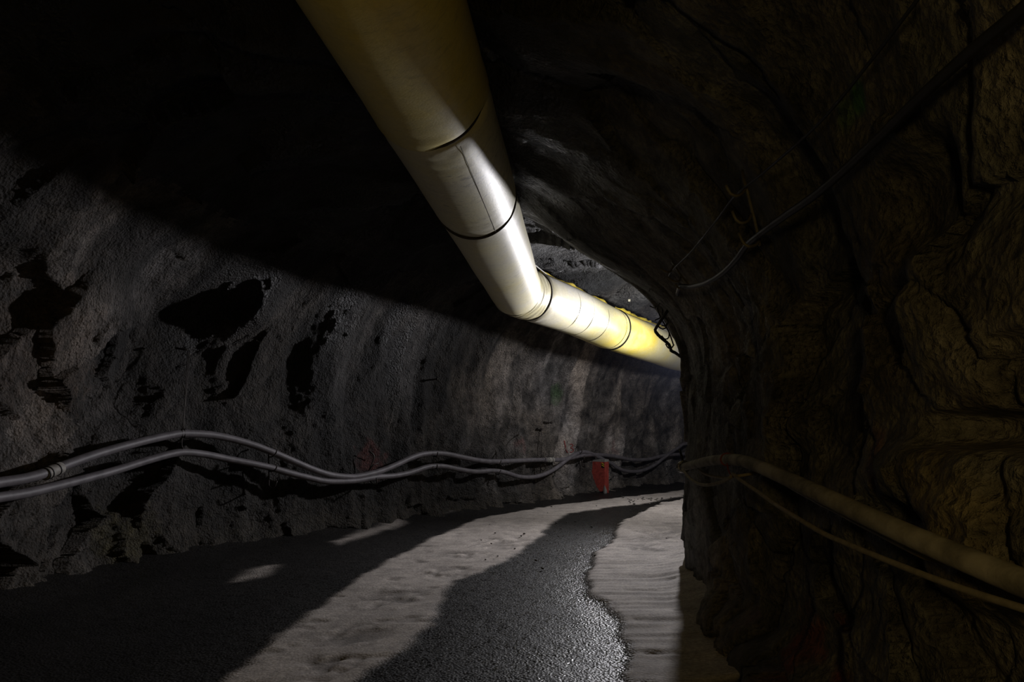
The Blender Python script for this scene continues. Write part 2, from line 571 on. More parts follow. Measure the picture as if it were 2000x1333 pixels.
def poly_sd(poly, x, y):
    """signed distance, positive inside"""
    inside = np.zeros(x.shape, bool)
    best = np.full(x.shape, 1e9)
    n = len(poly)
    for i in range(n):
        x0, y0 = poly[i]
        x1, y1 = poly[(i + 1) % n]
        ex, ey = x1 - x0, y1 - y0
        tt = np.clip(((x - x0) * ex + (y - y0) * ey) / (ex * ex + ey * ey + 1e-12), 0, 1)
        best = np.minimum(best, np.hypot(x - x0 - tt * ex, y - y0 - tt * ey))
        cond = (y0 > y) != (y1 > y)
        xc = x0 + (y - y0) * ex / (ey if abs(ey) > 1e-9 else 1e-9)
        inside ^= cond & (x < xc)
    return np.where(inside, best, -best)


qF = arc_q(RIGHT, lambda y: np.where(y < 2, .10, np.where(y < 9, .02, .03)), 0, NQ, 760)
qq, aa = np.meshgrid(qF, np.linspace(-.16, 1.16, 300), indexing='ij')
Lf, Rf = cat(LEFT, qq), cat(RIGHT, qq)
XY = Lf + (Rf - Lf) * aa[..., None]
X, Y = XY[..., 0], XY[..., 1]
jx, jy = X + .05 * fbm(X * 3, Y * 3, 80., 3), Y + .12 * fbm(X * 3, Y * 3, 81., 3)
sd_dry = poly_sd(gpoly(DRY), jx, jy)
sd_bank = poly_sd(gpoly(BANK), jx, jy)
sd_patch = np.max([poly_sd(gpoly(p), jx, jy) for p in PATCH], axis=0)
wear = fbm(X * 1.4, Y * .6, 82., 4)
dry = np.maximum.reduce([sstep(-.05, .06, sd_dry), sstep(-.035, .045, sd_bank), .75 * sstep(-.12, .10, sd_patch)])
# cross scratches of the blade on the dry concrete
scr = perlin(X * 1.2, Y * 9, 84.)
crack = sstep(.42, .62, perlin(X * 2.2 + .5 * perlin(X * 4, Y * 4, 1.), Y * 5.0, 85.) + .25 * fbm(X * 8, Y * 8, 86., 2))
dryc = .39 + .06 * wear + .03 * scr - .10 * crack * sstep(.0, .2, np.maximum(sd_dry, sd_bank))
# shallow scrapes broken into the dry strip
scrape = np.zeros(X.shape)
for px_, py_, ru_, rv_ in ((880, 1120, .38, .30), (765, 1172, .28, .40), (690, 1245, .22, .25), (985, 1062, .45, .55), (900, 1085, .35, .2), (640, 1300, .2, .2), (1285, 1050, .3, .6), (1270, 1075, .25, .3)):
    (gx_, gy_), = gpoly([(px_, py_)])
    uu_, vv_ = (X - gx_) * .9 - (Y - gy_) * .42, (X - gx_) * .42 + (Y - gy_) * .9
    scrape = np.maximum(scrape, np.exp(-(np.abs(uu_ / ru_) ** 3 + np.abs(vv_ / rv_) ** 3)))
rag = ridge((X * .9 - Y * .42) * 5.5, (X * .42 + Y * .9) * 2.2, 91., 2)
scrape = scrape * sstep(.45, 1.0, rag)
dryc = dryc - .16 * scrape
bank = sstep(-.05, .05, sd_bank)
dryc = dryc * (1 - .12 * bank)
wetc = .011 + .004 * wear
val = np.clip(dry * dryc + (1 - dry) * wetc, .008, .5)
nearb = np.exp(-(np.maximum(-sd_bank, 0) / (.30 + .25 * sstep(-.2, .4, wear))) ** 2)
soak = np.maximum(dry, .22 + .40 * (1 - nearb) + .04 * fbm(X * 5, Y * 3, 89., 3) * (1 - dry))
soak = np.clip(soak, 0, 1)
tint = np.array([1.09, .97, .87])
colf = val[..., None] * tint
Z = .012 * fbm(X * .8, Y * .8, 87., 3) + .012 * dry + .004 * fbm(X * 12, Y * 12, 88., 2) * (1 - dry) - .012 * crack * dry - .022 * scrape * dry \
    + .10 * sstep(.10, -.02, aa) + .10 * sstep(.93, 1.05, aa) + .015 * bank * scr + .02 * bank
FZ = (X, Y, Z)
floor_me = grid_mesh('floor', np.stack([X, Y, Z], -1), np.concatenate([colf, soak[..., None]], -1))

m, nt, b = nodemat('wet_road')
tc = N(nt, 'ShaderNodeTexCoord')
va = N(nt, 'ShaderNodeVertexColor', layer_name='tone')
co = tc.outputs['Object']
n1 = noise(nt, 42, 6, .7, co)
n2 = noise(nt, 5, 6, .6, co)
n3 = noise(nt, 130, 3, .6, co)
mp = N(nt, 'ShaderNodeMapping')
mp.inputs['Scale'].default_value = (3, 60, 3)
nt.links.new(co, mp.inputs['Vector'])
n4 = noise(nt, 1.0, 4, .6, mp.outputs[0])
r1 = ramp(nt, n1.outputs[0], [(.3, g3(.6)), (.7, g3(1.35))])
r2 = ramp(nt, n2.outputs[0], [(.3, g3(.75)), (.7, g3(1.2))])
r4 = ramp(nt, n4.outputs[0], [(.35, g3(.85)), (.6, g3(1.08))])
c = mixc(nt, va.outputs['Color'], r1.outputs[0], 1.0, 'MULTIPLY')
c = mixc(nt, c, r2.outputs[0], 1.0, 'MULTIPLY')
c = mixc(nt, c, r4.outputs[0], va.outputs['Alpha'], 'MULTIPLY')
nt.links.new(c, b.inputs['Base Color'])
rr = N(nt, 'ShaderNodeMapRange')
rr.inputs['To Min'].default_value = .16
rr.inputs['To Max'].default_value = .88
nt.links.new(va.outputs['Alpha'], rr.inputs['Value'])
gv = N(nt, 'ShaderNodeTexVoronoi', feature='F1')
gv.inputs['Scale'].default_value = 62
nt.links.new(co, gv.inputs['Vector'])
gs = N(nt, 'ShaderNodeSeparateColor')
nt.links.new(gv.outputs['Color'], gs.inputs[0])
gr = ramp(nt, gs.outputs[0], [(.80, g3(1.0)), (.84, g3(.42))])
rm = N(nt, 'ShaderNodeMath', operation='MULTIPLY')
nt.links.new(rr.outputs[0], rm.inputs[0])
gw = ramp(nt, va.outputs['Alpha'], [(.66, g3(0)), (.74, g3(1))])
gm = mixc(nt, gr.outputs[0], (1, 1, 1, 1), gw.outputs[0])
nt.links.new(gm, rm.inputs[1])
nt.links.new(rm.outputs[0], b.inputs['Roughness'])
b.inputs['Specular IOR Level'].default_value = .26
hh = N(nt, 'ShaderNodeMath', operation='MULTIPLY_ADD')
hh.inputs[1].default_value = .25
vp = N(nt, 'ShaderNodeTexVoronoi', feature='SMOOTH_F1')
vp.inputs['Scale'].default_value = 64
nt.links.new(co, vp.inputs['Vector'])
nt.links.new(n3.outputs[0], hh.inputs[0])
nt.links.new(vp.outputs['Distance'], hh.inputs[2])
bp = N(nt, 'ShaderNodeBump')
ms = N(nt, 'ShaderNodeMapRange')
ms.inputs['To Min'].default_value = 1.0
ms.inputs['To Max'].default_value = .16
nt.links.new(va.outputs['Alpha'], ms.inputs['Value'])
nt.links.new(ms.outputs[0], bp.inputs['Strength'])
bp.inputs['Distance'].default_value = .014
nt.links.new(hh.outputs[0], bp.inputs['Height'])
nt.links.new(bp.outputs[0], b.inputs['Normal'])
floor = link('floor', floor_me, m)
floor['kind'] = 'structure'
floor['label'] = 'wet dark road with pale dry wheel strips bending right'

# ------------------------------------------------------------------ tube helpers
def spline(pts, step):
    p = np.array([tuple(k) for k in pts], float)
    if len(p) < 3:
        return p
    ln = np.linalg.norm(np.diff(p, axis=0), axis=1).sum()
    n = max(4, int(ln / step))
    q = cat(p, np.linspace(0, len(p) - 1, 1500))
    s = np.concatenate([[0], np.cumsum(np.linalg.norm(np.diff(q, axis=0), axis=1))])
    u = np.linspace(0, s[-1], n)
    return np.stack([np.interp(u, s, q[:, k]) for k in range(3)], -1)


def sweep(path, rad, n=10, ends=True):
    """verts, faces of a round tube along path; rad is a number or one per point"""
    p = np.asarray(path, float)
    k = len(p)
    rad = np.full(k, rad) if np.isscalar(rad) else np.asarray(rad)
    tan = np.gradient(p, axis=0)
    tan /= np.maximum(np.linalg.norm(tan, axis=1)[:, None], 1e-9)
    up = np.array([0, 0, 1.0]) if abs(tan[0][2]) < .9 else np.array([1.0, 0, 0])
    vs_, fs = [], []
    a = np.cross(tan[0], up)
    a /= np.linalg.norm(a)
    ang = np.linspace(0, 2 * math.pi, n, endpoint=False)
    for i in range(k):
        a = a - tan[i] * a.dot(tan[i])
        a /= np.linalg.norm(a)
        bb = np.cross(tan[i], a)
        for t in ang:
            vs_.append(tuple(p[i] + rad[i] * (math.cos(t) * a + math.sin(t) * bb)))
    for i in range(k - 1):
        for j in range(n):
            j2 = (j + 1) % n
            fs.append((i * n + j, i * n + j2, (i + 1) * n + j2, (i + 1) * n + j))
    if ends:
        fs.append(tuple(range(n))[::-1])
        fs.append(tuple((k - 1) * n + j for j in range(n)))
    return vs_, fs


def join(*lists):
    V, Fc = [], []
    for v, f in lists:
        o = len(V)
        V += list(v)
        Fc += [tuple(i + o for i in ff) for ff in f]
    return V, Fc


def mesh_obj(name, vf, mat, parent=None, smooth=True):
    me = bpy.data.meshes.new(name)
    me.from_pydata([tuple(map(float, v)) for v in vf[0]], [], vf[1])
    me.update()
    me.polygons.foreach_set('use_smooth', [smooth] * len(me.polygons))
    return link(name, me, mat, parent)


def tube(name, pts, r, mat, parent=None, n=10, step=.05):
    return mesh_obj(name, sweep(spline(pts, step), r, n), mat, parent)


def tag(o, label, cat_, group=None):
    o['label'] = label
    o['category'] = cat_
    if group:
        o['group'] = group
    return o


def thing(name, label, cat_, loc=(0, 0, 0), group=None):
    o = bpy.data.objects.new(name, None)
    C.objects.link(o)
    o.empty_display_size = .1
    o.location = loc
    return tag(o, label, cat_, group)


def on(side, pix, c):
    out = []
    for p in pix:
        cc = p[2] if len(p) > 2 else c
        h = hit(side, p[0], p[1], cc)
        if h is not None:
            out.append(h)
    return out


def box(cx, cy, cz, sx, sy, sz, rot=0.0):
    v = []
    cr, sr = math.cos(rot), math.sin(rot)
    for dz in (-1, 1):
        for dx, dy in ((-1, -1), (1, -1), (1, 1), (-1, 1)):
            x, y = dx * sx / 2, dy * sy / 2
            v.append((cx + x * cr - y * sr, cy + x * sr + y * cr, cz + dz * sz / 2))
    return v, [(3, 2, 1, 0), (4, 5, 6, 7), (0, 1, 5, 4), (1, 2, 6, 5), (2, 3, 7, 6), (3, 0, 4, 7)]


def ring(center, axis, R, r, n=28, m=8, a0=0.0, a1=2 * math.pi):
    axis = Vector(axis).normalized()
    u = axis.orthogonal().normalized()
    v = axis.cross(u)
    pts = [Vector(center) + R * (math.cos(t) * u + math.sin(t) * v) for t in np.linspace(a0, a1, n)]
    return sweep(pts, r, m, ends=False)


# ------------------------------------------------------------------ ventilation duct
DR = .39
A0, A1 = Vector((-1.04, -.5, 3.74)), Vector((.06, 10.45, 3.64))
FAR = [(.30, 10.82, 3.62), (1.05, 11.95, 3.57), (1.98, 13.25, 3.43), (3.2, 15.1, 3.36), (4.35, 16.9, 3.32), (6.6, 18.6, 3.30), (10.0, 19.9, 3.3)]
duct = thing('ventilation_duct', 'huge pale yellow fabric ventilation duct hanging under the roof and bending right', 'duct', (-.5, 5, 3.3))
duct['_w'] = 1


def duct_material():
    m, nt, b = nodemat('duct_fabric')
    tc = N(nt, 'ShaderNodeTexCoord')
    co = tc.outputs['Object']
    va = N(nt, 'ShaderNodeVertexColor', layer_name='tone')
    n1 = noise(nt, 1.6, 5, .6, co)
    n2 = noise(nt, 26, 6, .7, co)
    mp = N(nt, 'ShaderNodeMapping')
    mp.inputs['Scale'].default_value = (9, 30, 9)
    nt.links.new(co, mp.inputs['Vector'])
    n3 = noise(nt, 1.0, 6, .7, mp.outputs[0])
    sp = N(nt, 'ShaderNodeSeparateColor')
    nt.links.new(va.outputs['Color'], sp.inputs[0])
    ad = N(nt, 'ShaderNodeMath', operation='ADD')
    mm = N(nt, 'ShaderNodeMath', operation='MULTIPLY_ADD')
    mm.inputs[1].default_value = .9
    mm.inputs[2].default_value = -.45
    nt.links.new(n1.outputs[0], mm.inputs[0])
    nt.links.new(sp.outputs[0], ad.inputs[0])
    nt.links.new(mm.outputs[0], ad.inputs[1])
    cr = ramp(nt, ad.outputs[0], [(.1, (.60, .575, .50)), (.45, (.66, .60, .36)), (.9, (.72, .56, .06))])
    # dark scuff marks where rubbed
    sc_ = N(nt, 'ShaderNodeMath', operation='MULTIPLY')
    rs = ramp(nt, n3.outputs[0], [(.55, g3(0)), (.66, g3(1))])
    nt.links.new(rs.outputs[0], sc_.inputs[0])
    nt.links.new(sp.outputs[1], sc_.inputs[1])
    c = mixc(nt, cr.outputs[0], (.10, .09, .075, 1), sc_.outputs[0])
    r2 = ramp(nt, n2.outputs[0], [(.3, g3(.86)), (.7, g3(1.06))])
    c = mixc(nt, c, r2.outputs[0], 1.0, 'MULTIPLY')
    nt.links.new(c, b.inputs['Base Color'])
    b.inputs['Roughness'].default_value = .48
    b.inputs['Specular IOR Level'].default_value = .45
    n5 = noise(nt, 7, 4, .5, mp.outputs[0])
    bp = N(nt, 'ShaderNodeBump')
    bp.inputs['Strength'].default_value = .12
    bp.inputs['Distance'].default_value = .02
    nt.links.new(n5.outputs[0], bp.inputs['Height'])
    nt.links.new(bp.outputs[0], b.inputs['Normal'])
    return m


M_DUCT = duct_material()
M_SEAM = plain('dark_seam', (.06, .05, .04), .8, bump=0)
M_HEM = plain('yellow_hem', (.62, .47, .05), .6, scale=20)


def duct_piece(name, path, yel, scuff, taut=0.0, cap0=None, cap1=None, n=96, seed=0, pinch0=0, pinch1=0):
    """a fabric tube; cap0/cap1 = (point, normal) mitre planes the end rings are sheared onto"""
    p = np.asarray(path, float)
    k = len(p)
    tan = np.gradient(p, axis=0)
    tan /= np.linalg.norm(tan, axis=1)[:, None]
    s = np.concatenate([[0], np.cumsum(np.linalg.norm(np.diff(p, axis=0), axis=1))])
    ang = np.linspace(0, 2 * math.pi, n + 1)
    P = np.zeros((k, n + 1, 3))
    col = np.zeros((k, n + 1, 4))
    for i in range(k):
        side = np.cross(tan[i], [0, 0, 1.0])
        side /= np.linalg.norm(side)
        up = np.cross(side, tan[i])
        e0 = math.exp(-s[i] / .05)
        e1 = math.exp(-(s[-1] - s[i]) / .05)
        w0 = math.exp(-s[i] / .22)
        w1 = math.exp(-(s[-1] - s[i]) / .22)
        rad = DR + .004 * np.sin(ang * 2 + seed) + .006 * perlin(np.cos(ang) * 1.2, np.sin(ang) * 1.2, s[i] * .9 + seed)
        fm = np.exp(-(((ang + .85 + math.pi) % (2 * math.pi) - math.pi) / .62) ** 4)
        rad = rad - pinch0 * e0 * (fm if pinch0 > .022 else 1) - pinch1 * e1 * (fm if pinch1 > .022 else 1)
        rad = rad + .010 * (w0 + w1) * perlin(np.cos(ang) * 1.6, np.sin(ang) * 1.6, s[i] * 16 + seed * 3.3)
        q = p[i] + side * (rad * np.cos(ang))[:, None] + up * (rad * np.sin(ang))[:, None]
        P[i] = q
        yv = yel(s[i]) if callable(yel) else yel
        dust = .25 * np.clip(np.sin(ang), 0, 1)
        col[i, :, 0] = yv - dust
        col[i, :, 1] = scuff * np.clip(1 - abs(s[i] - s[-1] * .5) / (s[-1] * .6), 0, 1) * np.clip(-.2 + 1.4 * np.cos(ang + .9), 0, 1)
        col[i, :, 3] = 1
    # shear the ends onto the mitre planes
    for cap, i0, rng in ((cap0, 0, range(k)), (cap1, k - 1, range(k - 1, -1, -1))):
        if cap is None:
            continue
        pt, nn = np.array(cap[0]), np.array(cap[1]) / np.linalg.norm(cap[1])
        L_ = min(1.0, s[-1] * .5)
        for i in rng:
            dd = s[i] if i0 == 0 else s[-1] - s[i]
            wgt = max(0, 1 - dd / L_)
            if wgt <= 0:
                break
            end = P[i0].copy() if i == i0 else None
            off = (pt - (P[i] + tan[i] * 0 + (p[i0] - p[i]))) @ nn / (tan[i] @ nn)
            P[i] = P[i] + tan[i] * (off * wgt)[:, None]
    me = grid_mesh(name, P, col)
    return link(name, me, M_DUCT, duct)


def along(a, b, n):
    t = np.linspace(0, 1, n)[:, None]
    return np.array(a) * (1 - t) + np.array(b) * t


axis = (A1 - A0).normalized()
at_y = lambda y: A0 + (A1 - A0) * ((y - A0.y) / (A1.y - A0.y))
S1, S2 = at_y(4.45), at_y(6.4)
dux = Vector((FAR[1][0] - FAR[0][0], FAR[1][1] - FAR[0][1], FAR[1][2] - FAR[0][2])).normalized()
E1 = A1
E2 = Vector(FAR[0])
gore = (E2 - E1).normalized()
n1_ = (axis + gore).normalized()
n2_ = (gore + dux).normalized()
d0 = duct_piece('duct_section', along(A0, S1, 90), .70, .5, pinch1=.036, seed=1)
d1 = duct_piece('duct_section', along(S1, S2, 60), .36, 1.0, pinch0=.032, pinch1=.012, seed=2)
d2 = duct_piece('duct_section', along(S2, E1, 70), .34, .5, cap1=(E1, n1_), pinch0=.004, seed=4)
d3 = duct_piece('elbow_gore', along(E1, E2, 24), .42, 0, cap0=(E1, n1_), cap1=(E2, n2_), pinch1=.012, seed=5)
farp = spline(FAR, .05)
farp = np.concatenate([farp, ])
sfar = np.concatenate([[0], np.cumsum(np.linalg.norm(np.diff(farp, axis=0), axis=1))])
kc = int(np.searchsorted(sfar, 2.86))
d4 = duct_piece('duct_section', farp[:kc + 1], lambda s_: .30 + .42 * float(sstep(.6, 2.9, np.array(s_))), .0, cap0=(E2, n2_), pinch0=.02, pinch1=.012, seed=6)
d5 = duct_piece('duct_section', farp[kc:], lambda s_: .85 - .30 * float(sstep(.4, 2.0, np.array(s_))), .0, pinch0=.004, seed=7)
d5['label'] = 'yellower duct section beyond the black strap'


def seam(name, center, nn, R, r, mat, a0=0., a1=2 * math.pi):
    return mesh_obj(name, ring(center, nn, R, r, 72, 8, a0, a1), mat, duct)


sd_ = axis.cross(Vector((0, 0, 1))).normalized()
up__ = sd_.cross(axis)
mesh_obj('dark_seam_line', sweep([S1 + (DR - .034) * (math.cos(t) * sd_ + math.sin(t) * up__) for t in np.linspace(-1.5, -.25, 30)], .014, 8), M_SEAM, duct)  # dark strip laid in the fold to stand for its shade
seam('dark_seam_line', S2, axis, DR - .006, .013, M_SEAM)
for k_ in (.95, 1.45, 2.0):
    i_ = int(np.searchsorted(sfar, k_))
    seam('dark_seam_line', farp[i_], farp[i_ + 1] - farp[i_ - 1], DR - .0005, .0035, M_SEAM)
for a_, b_ in ((4.5, 6.35), (6.45, 10.3)):
    ln_ = [at_y(y_) + (DR + .001) * (math.cos(-1.03) * sd_ + math.sin(-1.03) * up__) for y_ in np.linspace(a_, b_, 30)]
    mesh_obj('weld_line', sweep(ln_, .0022, 6), M_SEAM, duct)
tk = Vector(farp[kc + 1] - farp[kc - 1])
st = seam('strap', farp[kc], tk, DR + .003, .013, M_BLACK)
st['label'] = 'black strap tied round the duct joint'
i_ = kc - 3
seam('dark_seam_line', farp[i_], tk, DR, .005, M_SEAM)
# elbow gap shadow, put in as a dark ellipse on the mitre plane
ell_u = n2_.cross(Vector((0, 0, 1))).normalized()
ell_v = ell_u.cross(n2_).normalized()
kst = 1.0 / max(.3, abs(n2_.dot(dux)))
pts = [E2 + ell_u * (DR - .012) * kst * math.cos(t) + ell_v * (DR - .012) * math.sin(t) for t in np.linspace(0, 2 * math.pi, 73)]
mesh_obj('dark_seam_line', sweep(pts, .018, 8, False), M_SEAM, duct)
# crinkled hem along the top of the far sections
def hem(i0, i1, h, name):
    V, Fc = [], []
    for i in range(i0, i1):
        p = farp[i]
        t = farp[min(i + 1, len(farp) - 1)] - farp[i - 1]
        sd = np.cross(t, [0, 0, 1.0])
        sd /= np.linalg.norm(sd)
        wv = .02 * math.sin(i * .31) + .010 * math.sin(i * .83)
        hh_ = h * (.82 + .18 * math.sin(i * .45) * math.sin(i * .17 + 1) + .08 * math.sin(i * 1.1))
        b0 = p + np.array([0, 0, DR - .01]) + sd * .05
        tp = p + np.array([0, 0, DR + hh_]) + sd * (wv + .06)
        o = len(V)
        V += [tuple(b0 - sd * .004), tuple(b0 + sd * .004), tuple(tp + sd * .004), tuple(tp - sd * .004)]
        if o:
            for a_, b_ in ((0, 1), (1, 2), (2, 3), (3, 0)):
                Fc.append((o - 4 + a_, o - 4 + b_, o + b_, o + a_))
    return mesh_obj(name, (V, Fc), M_HEM, duct)


h1 = hem(3, kc - 5, .06, 'top_hem')
h2 = hem(kc + 1, len(farp) - 2, .085, 'top_hem')
h2['label'] = 'crinkled bright yellow hem on the duct top'

# wire the duct hangs from, beyond the elbow
tag(tube('support_wire', [at(1040, 514, 10.3), at(1085, 549, 11.5), at(1120, 568, 12.3), at(1150, 579, 12.8), at(1185, 598, 13.4), at(1290, 640, 14.8), at(1350, 668, 15.8)],
         .009, M_TAPE, n=6, step=.2), 'thin pale wire strung above the duct beyond its bend', 'wire')

# ------------------------------------------------------------------ hoses on the left wall
U_HOSE = [(-700, 1010), (-380, 985), (-120, 962), (-40, 950), (0, 943), (50, 935), (95, 922), (130, 908), (200, 884), (280, 862), (340, 849), (365, 847), (420, 851),
          (480, 865), (530, 883), (570, 900), (610, 917), (640, 927), (665, 931), (692, 932), (720, 927), (745, 920), (770, 910), (800, 896),
          (820, 889), (842, 886), (870, 887), (900, 893), (930, 899), (960, 902), (1000, 901), (1040, 899), (1075, 899), (1100, 898), (1120, 894),
          (1140, 890), (1165, 889), (1190, 891), (1210, 894), (1230, 898), (1250, 899), (1270, 897), (1290, 892), (1310, 889), (1330, 888), (1352, 886), (1420, 884), (1500, 886)]
L_HOSE = [(-700, 1040), (-380, 1014), (-120, 988), (-40, 978), (0, 972), (60, 962), (150, 940), (220, 921), (280, 902), (330, 888), (360, 884), (400, 888), (450, 898),
          (520, 912), (560, 923), (600, 933), (640, 941), (690, 940), (720, 935), (740, 932), (770, 930), (800, 924), (830, 914), (850, 911),
          (870, 912), (900, 918), (930, 922), (960, 920), (985, 923), (1010, 931), (1030, 933), (1050, 931), (1070, 924), (1090, 912), (1105, 900),
          (1120, 890), (1135, 884), (1146, 884), (1156, 887), (1168, 893), (1192, 905), (1205, 914), (1220, 920), (1240, 922), (1260, 918),
          (1280, 908), (1295, 896), (1310, 885), (1325, 875), (1345, 867), (1420, 872), (1500, 880)]
CL = .30
uh = thing('thick_hose', 'upper thick grey hose along the left rock wall, with a taped joint', 'hose', (-4.2, 6, 1))
uh['_w'] = 1
tube('hose_pipe', on('left', U_HOSE, CL), .046, M_HOSE, uh, 14, .06)
lh = thing('thick_hose', 'lower thick grey hose along the left rock wall, dipping then crossing the other one', 'hose', (-4.2, 6, .9))
lh['_w'] = 1
tube('hose_pipe', on('left', L_HOSE, CL + .01), .044, M_HOSE, lh, 14, .06)


def sleeve(pixs, r, parent, label):
    p = on('left', pixs, CL)
    o = tube('joint_sleeve', p, r, M_TAPE, parent, 16, .03)
    o['label'] = label
    a = Vector(p[-1]) - Vector(p[0])
    for f_ in (.04, .25, .72):
        c_ = Vector(p[0]) + a * f_
        mesh_obj('sleeve_band', ring(c_, a, r * .97, .008, 24, 6), M_BLACK, parent)


sleeve([(86, 927), (100, 921), (118, 914)], .055, uh, 'taped pale joint sleeve')
sleeve([(1066, 899), (1075, 899), (1080, 899)], .058, uh, 'small pale coupling')

# hangers of the hoses: bent rods with hooks, and tie wires
def rack(name, label, side, rod, hooks, c, mat, rr, group=None, extra=None, depth=None):
    conv = (lambda pp: [at(p[0], p[1], p[2] if len(p) > 2 else depth) for p in pp]) if depth else (lambda pp: on(side, pp, c))
    rp = conv(rod)
    t = thing(name, label, 'hook rack' if len(hooks) > 1 else 'hook', (0, 0, 0), group)
    t.location = rp[-1]
    inv = Vector(rp[-1])
    rel = lambda pp: [Vector(k) - inv for k in pp]
    tube('rod', rel(rp), rr, mat, t, 8, .03)
    for h in hooks:
        tube('hook', rel(conv(h)), rr * .95, mat, t, 8, .02)
    return t


CH = .33
rack('hose_hanger', 'black three-hook hanger holding both grey hoses at the dark rock, second along', 'left',
     [(511, 873, .1), (523, 872, .2), (524, 880, CH - .1), (525, 910, CH - .1), (525, 952, CH - .1)],
     [[(525, 893, CH - .1), (530, 893, CH + .06), (537, 889, CH + .09), (541, 880, CH + .09)], [(525, 921, CH - .1), (531, 921, CH + .06), (538, 918, CH + .09), (541, 911, CH + .09)],
      [(525, 950, CH - .1), (531, 954, CH), (537, 950, CH + .05), (541, 940, CH + .06)]], CH, M_WIRE, .010, 'hose hangers on the left wall')
rack('hose_hanger', 'bent black wire hanger sticking up above the merged hoses', 'left',
     [(733, 893, .12), (720, 881, .2), (731, 893, CH - .08), (720, 922, CH - .09), (722, 940, CH - .08)],
     [[(720, 920, CH), (728, 910, CH + .05), (739, 905, CH + .05)], [(722, 938, CH - .08), (729, 946, CH + .05), (736, 945, CH + .09), (735, 934, CH + .09)]],
     CH, M_WIRE, .009, 'hose hangers on the left wall')
rack('hose_hanger', 'short dark hanger joining the hoses at their middle crest', 'left',
     [(846, 880, .1), (848, 890, CH - .07), (848, 905, CH - .07), (849, 915, CH - .07)],
     [[(848, 892, CH - .07), (853, 892, CH + .06), (855, 884, CH + .07)], [(849, 915, CH - .07), (853, 915, CH + .06), (854, 908, CH + .07)]], CH, M_WIRE, .011, 'hose hangers on the left wall')
rack('hose_hanger', 'thin wire hanger between the hoses left of the dangling wires', 'left',
     [(969, 880, .05), (969, 898, CH - .08), (968, 920, CH - .07), (969, 935, CH - .07)],
     [[(969, 907, CH - .08), (975, 908, CH + .06), (979, 900, CH + .08)], [(968, 926, CH - .08), (974, 927, CH + .06), (978, 919, CH + .07)],
      [(969, 934, CH - .07), (974, 938, CH), (978, 932, CH + .03)]], CH, M_WIRE, .010, 'hose hangers on the left wall')
rack('hose_hanger', 'dark hanger below the small pale hose coupling', 'left',
     [(1057, 880, .05), (1057, 900, CH - .08), (1056, 915, CH - .07), (1055, 930, CH - .07)],
     [[(1057, 904, CH - .08), (1063, 905, CH + .07), (1066, 896, CH + .08)], [(1056, 916, CH - .07), (1061, 920, CH), (1066, 914, CH + .04), (1064, 907, CH + .04)]], CH, M_WIRE, .010, 'hose hangers on the left wall')
rack('hose_hanger', 'black hook hanger where the hoses cross, just left of the red post', 'left',
     [(1124, 874, .05), (1129, 874, .2), (1130, 884, CH - .08), (1134, 893, CH - .08), (1138, 912, CH - .07)],
     [[(1131, 886, CH - .08), (1136, 884, CH + .08), (1136, 876, CH + .09)], [(1136, 898, CH - .08), (1140, 897, CH + .08), (1141, 891, CH + .08)],
      [(1137, 910, CH - .07), (1141, 913, CH + .02), (1143, 906, CH + .05)]], CH, M_WIRE, .011, 'hose hangers on the left wall')

tw = thing('tie_wire', 'thin double wire hanging from the rock and tied round both hoses at their highest crest', 'wire', tuple(hit('left', 367, 684, .12)))
base_ = Vector(tw.location)
rel = lambda pp: [Vector(k) - base_ for k in pp]
tube('wire_strand', rel(on('left', [(367, 684, .10), (364, 740, .26), (360, 800, .30), (357, 840, .32)], .3)), .0045, M_WIRE, tw, 6, .05)
tube('wire_strand', rel(on('left', [(370, 684, .10), (366, 740, .26), (361, 800, .30), (358, 840, .32)], .3)), .0045, M_WIRE, tw, 6, .05)
tube('wire_strand', rel(on('left', [(356, 852, .30), (355, 868, .30), (357, 878, .33)], .3)), .005, M_WIRE, tw, 6, .05)
for px_, py_ in ((356, 847), (361, 847), (358, 884)):
    c_ = hit('left', px_, py_, CL) - base_
    mesh_obj('tie_loop', ring(c_, (.9, .45, .05), .05, .006, 24, 6), M_WIRE, tw)
mesh_obj('rock_bolt', sweep([base_ * 0, Vector((-.14, -.02, .02))], .012, 8), M_WIRE, tw)

# bolts and stray wires on the left wall
for pix, lab, r_ in (([(1056, 825, .02), (1066, 825, .22), (1076, 826, .22)], 'short steel bolt pointing sideways out of the rock above the dangling wires', .013),
                     ([(1046, 838, .0), (1050, 838, .16), (1056, 839, .18)], 'dark stub bolt in the rock just below a longer sideways bolt', .014),
                     ([(840, 742, .0), (846, 742, .2), (852, 741, .24)], 'dark bolt stub high on the wall below the duct elbow', .014),
                     ([(1190, 826, .0), (1184, 827, .14), (1179, 828, .16)], 'dark bolt stub above the red post', .014)):
    p = on('left', pix, .1)
    t = thing('rock_bolt', lab, 'bolt', tuple(p[0]))
    bb_ = Vector(p[0])
    tube('shank', [k - bb_ for k in p], r_, M_WIRE, t, 8, .02)
    ax_ = p[-1] - p[-2]
    mesh_obj('bolt_head', sweep([p[-1] - bb_, p[-1] - bb_ + ax_.normalized() * .03], r_ * 2.1, 6), M_WIRE, t)
tag(tube('dangling_wire', on('left', [(1014, 848, .1), (1008, 858, .22), (1005, 872, .24), (1008, 893, .26)], .2), .007, M_WIRE, n=6),
    'dark loose wire dangling just above the hose, left one of a pair', 'wire')
tag(tube('dangling_wire', on('left', [(1052, 835, .1), (1058, 848, .22), (1058, 870, .25), (1056, 896, .26)], .2), .007, M_WIRE, n=6),
    'dark loose wire dangling from a stub bolt to the small coupling', 'wire')

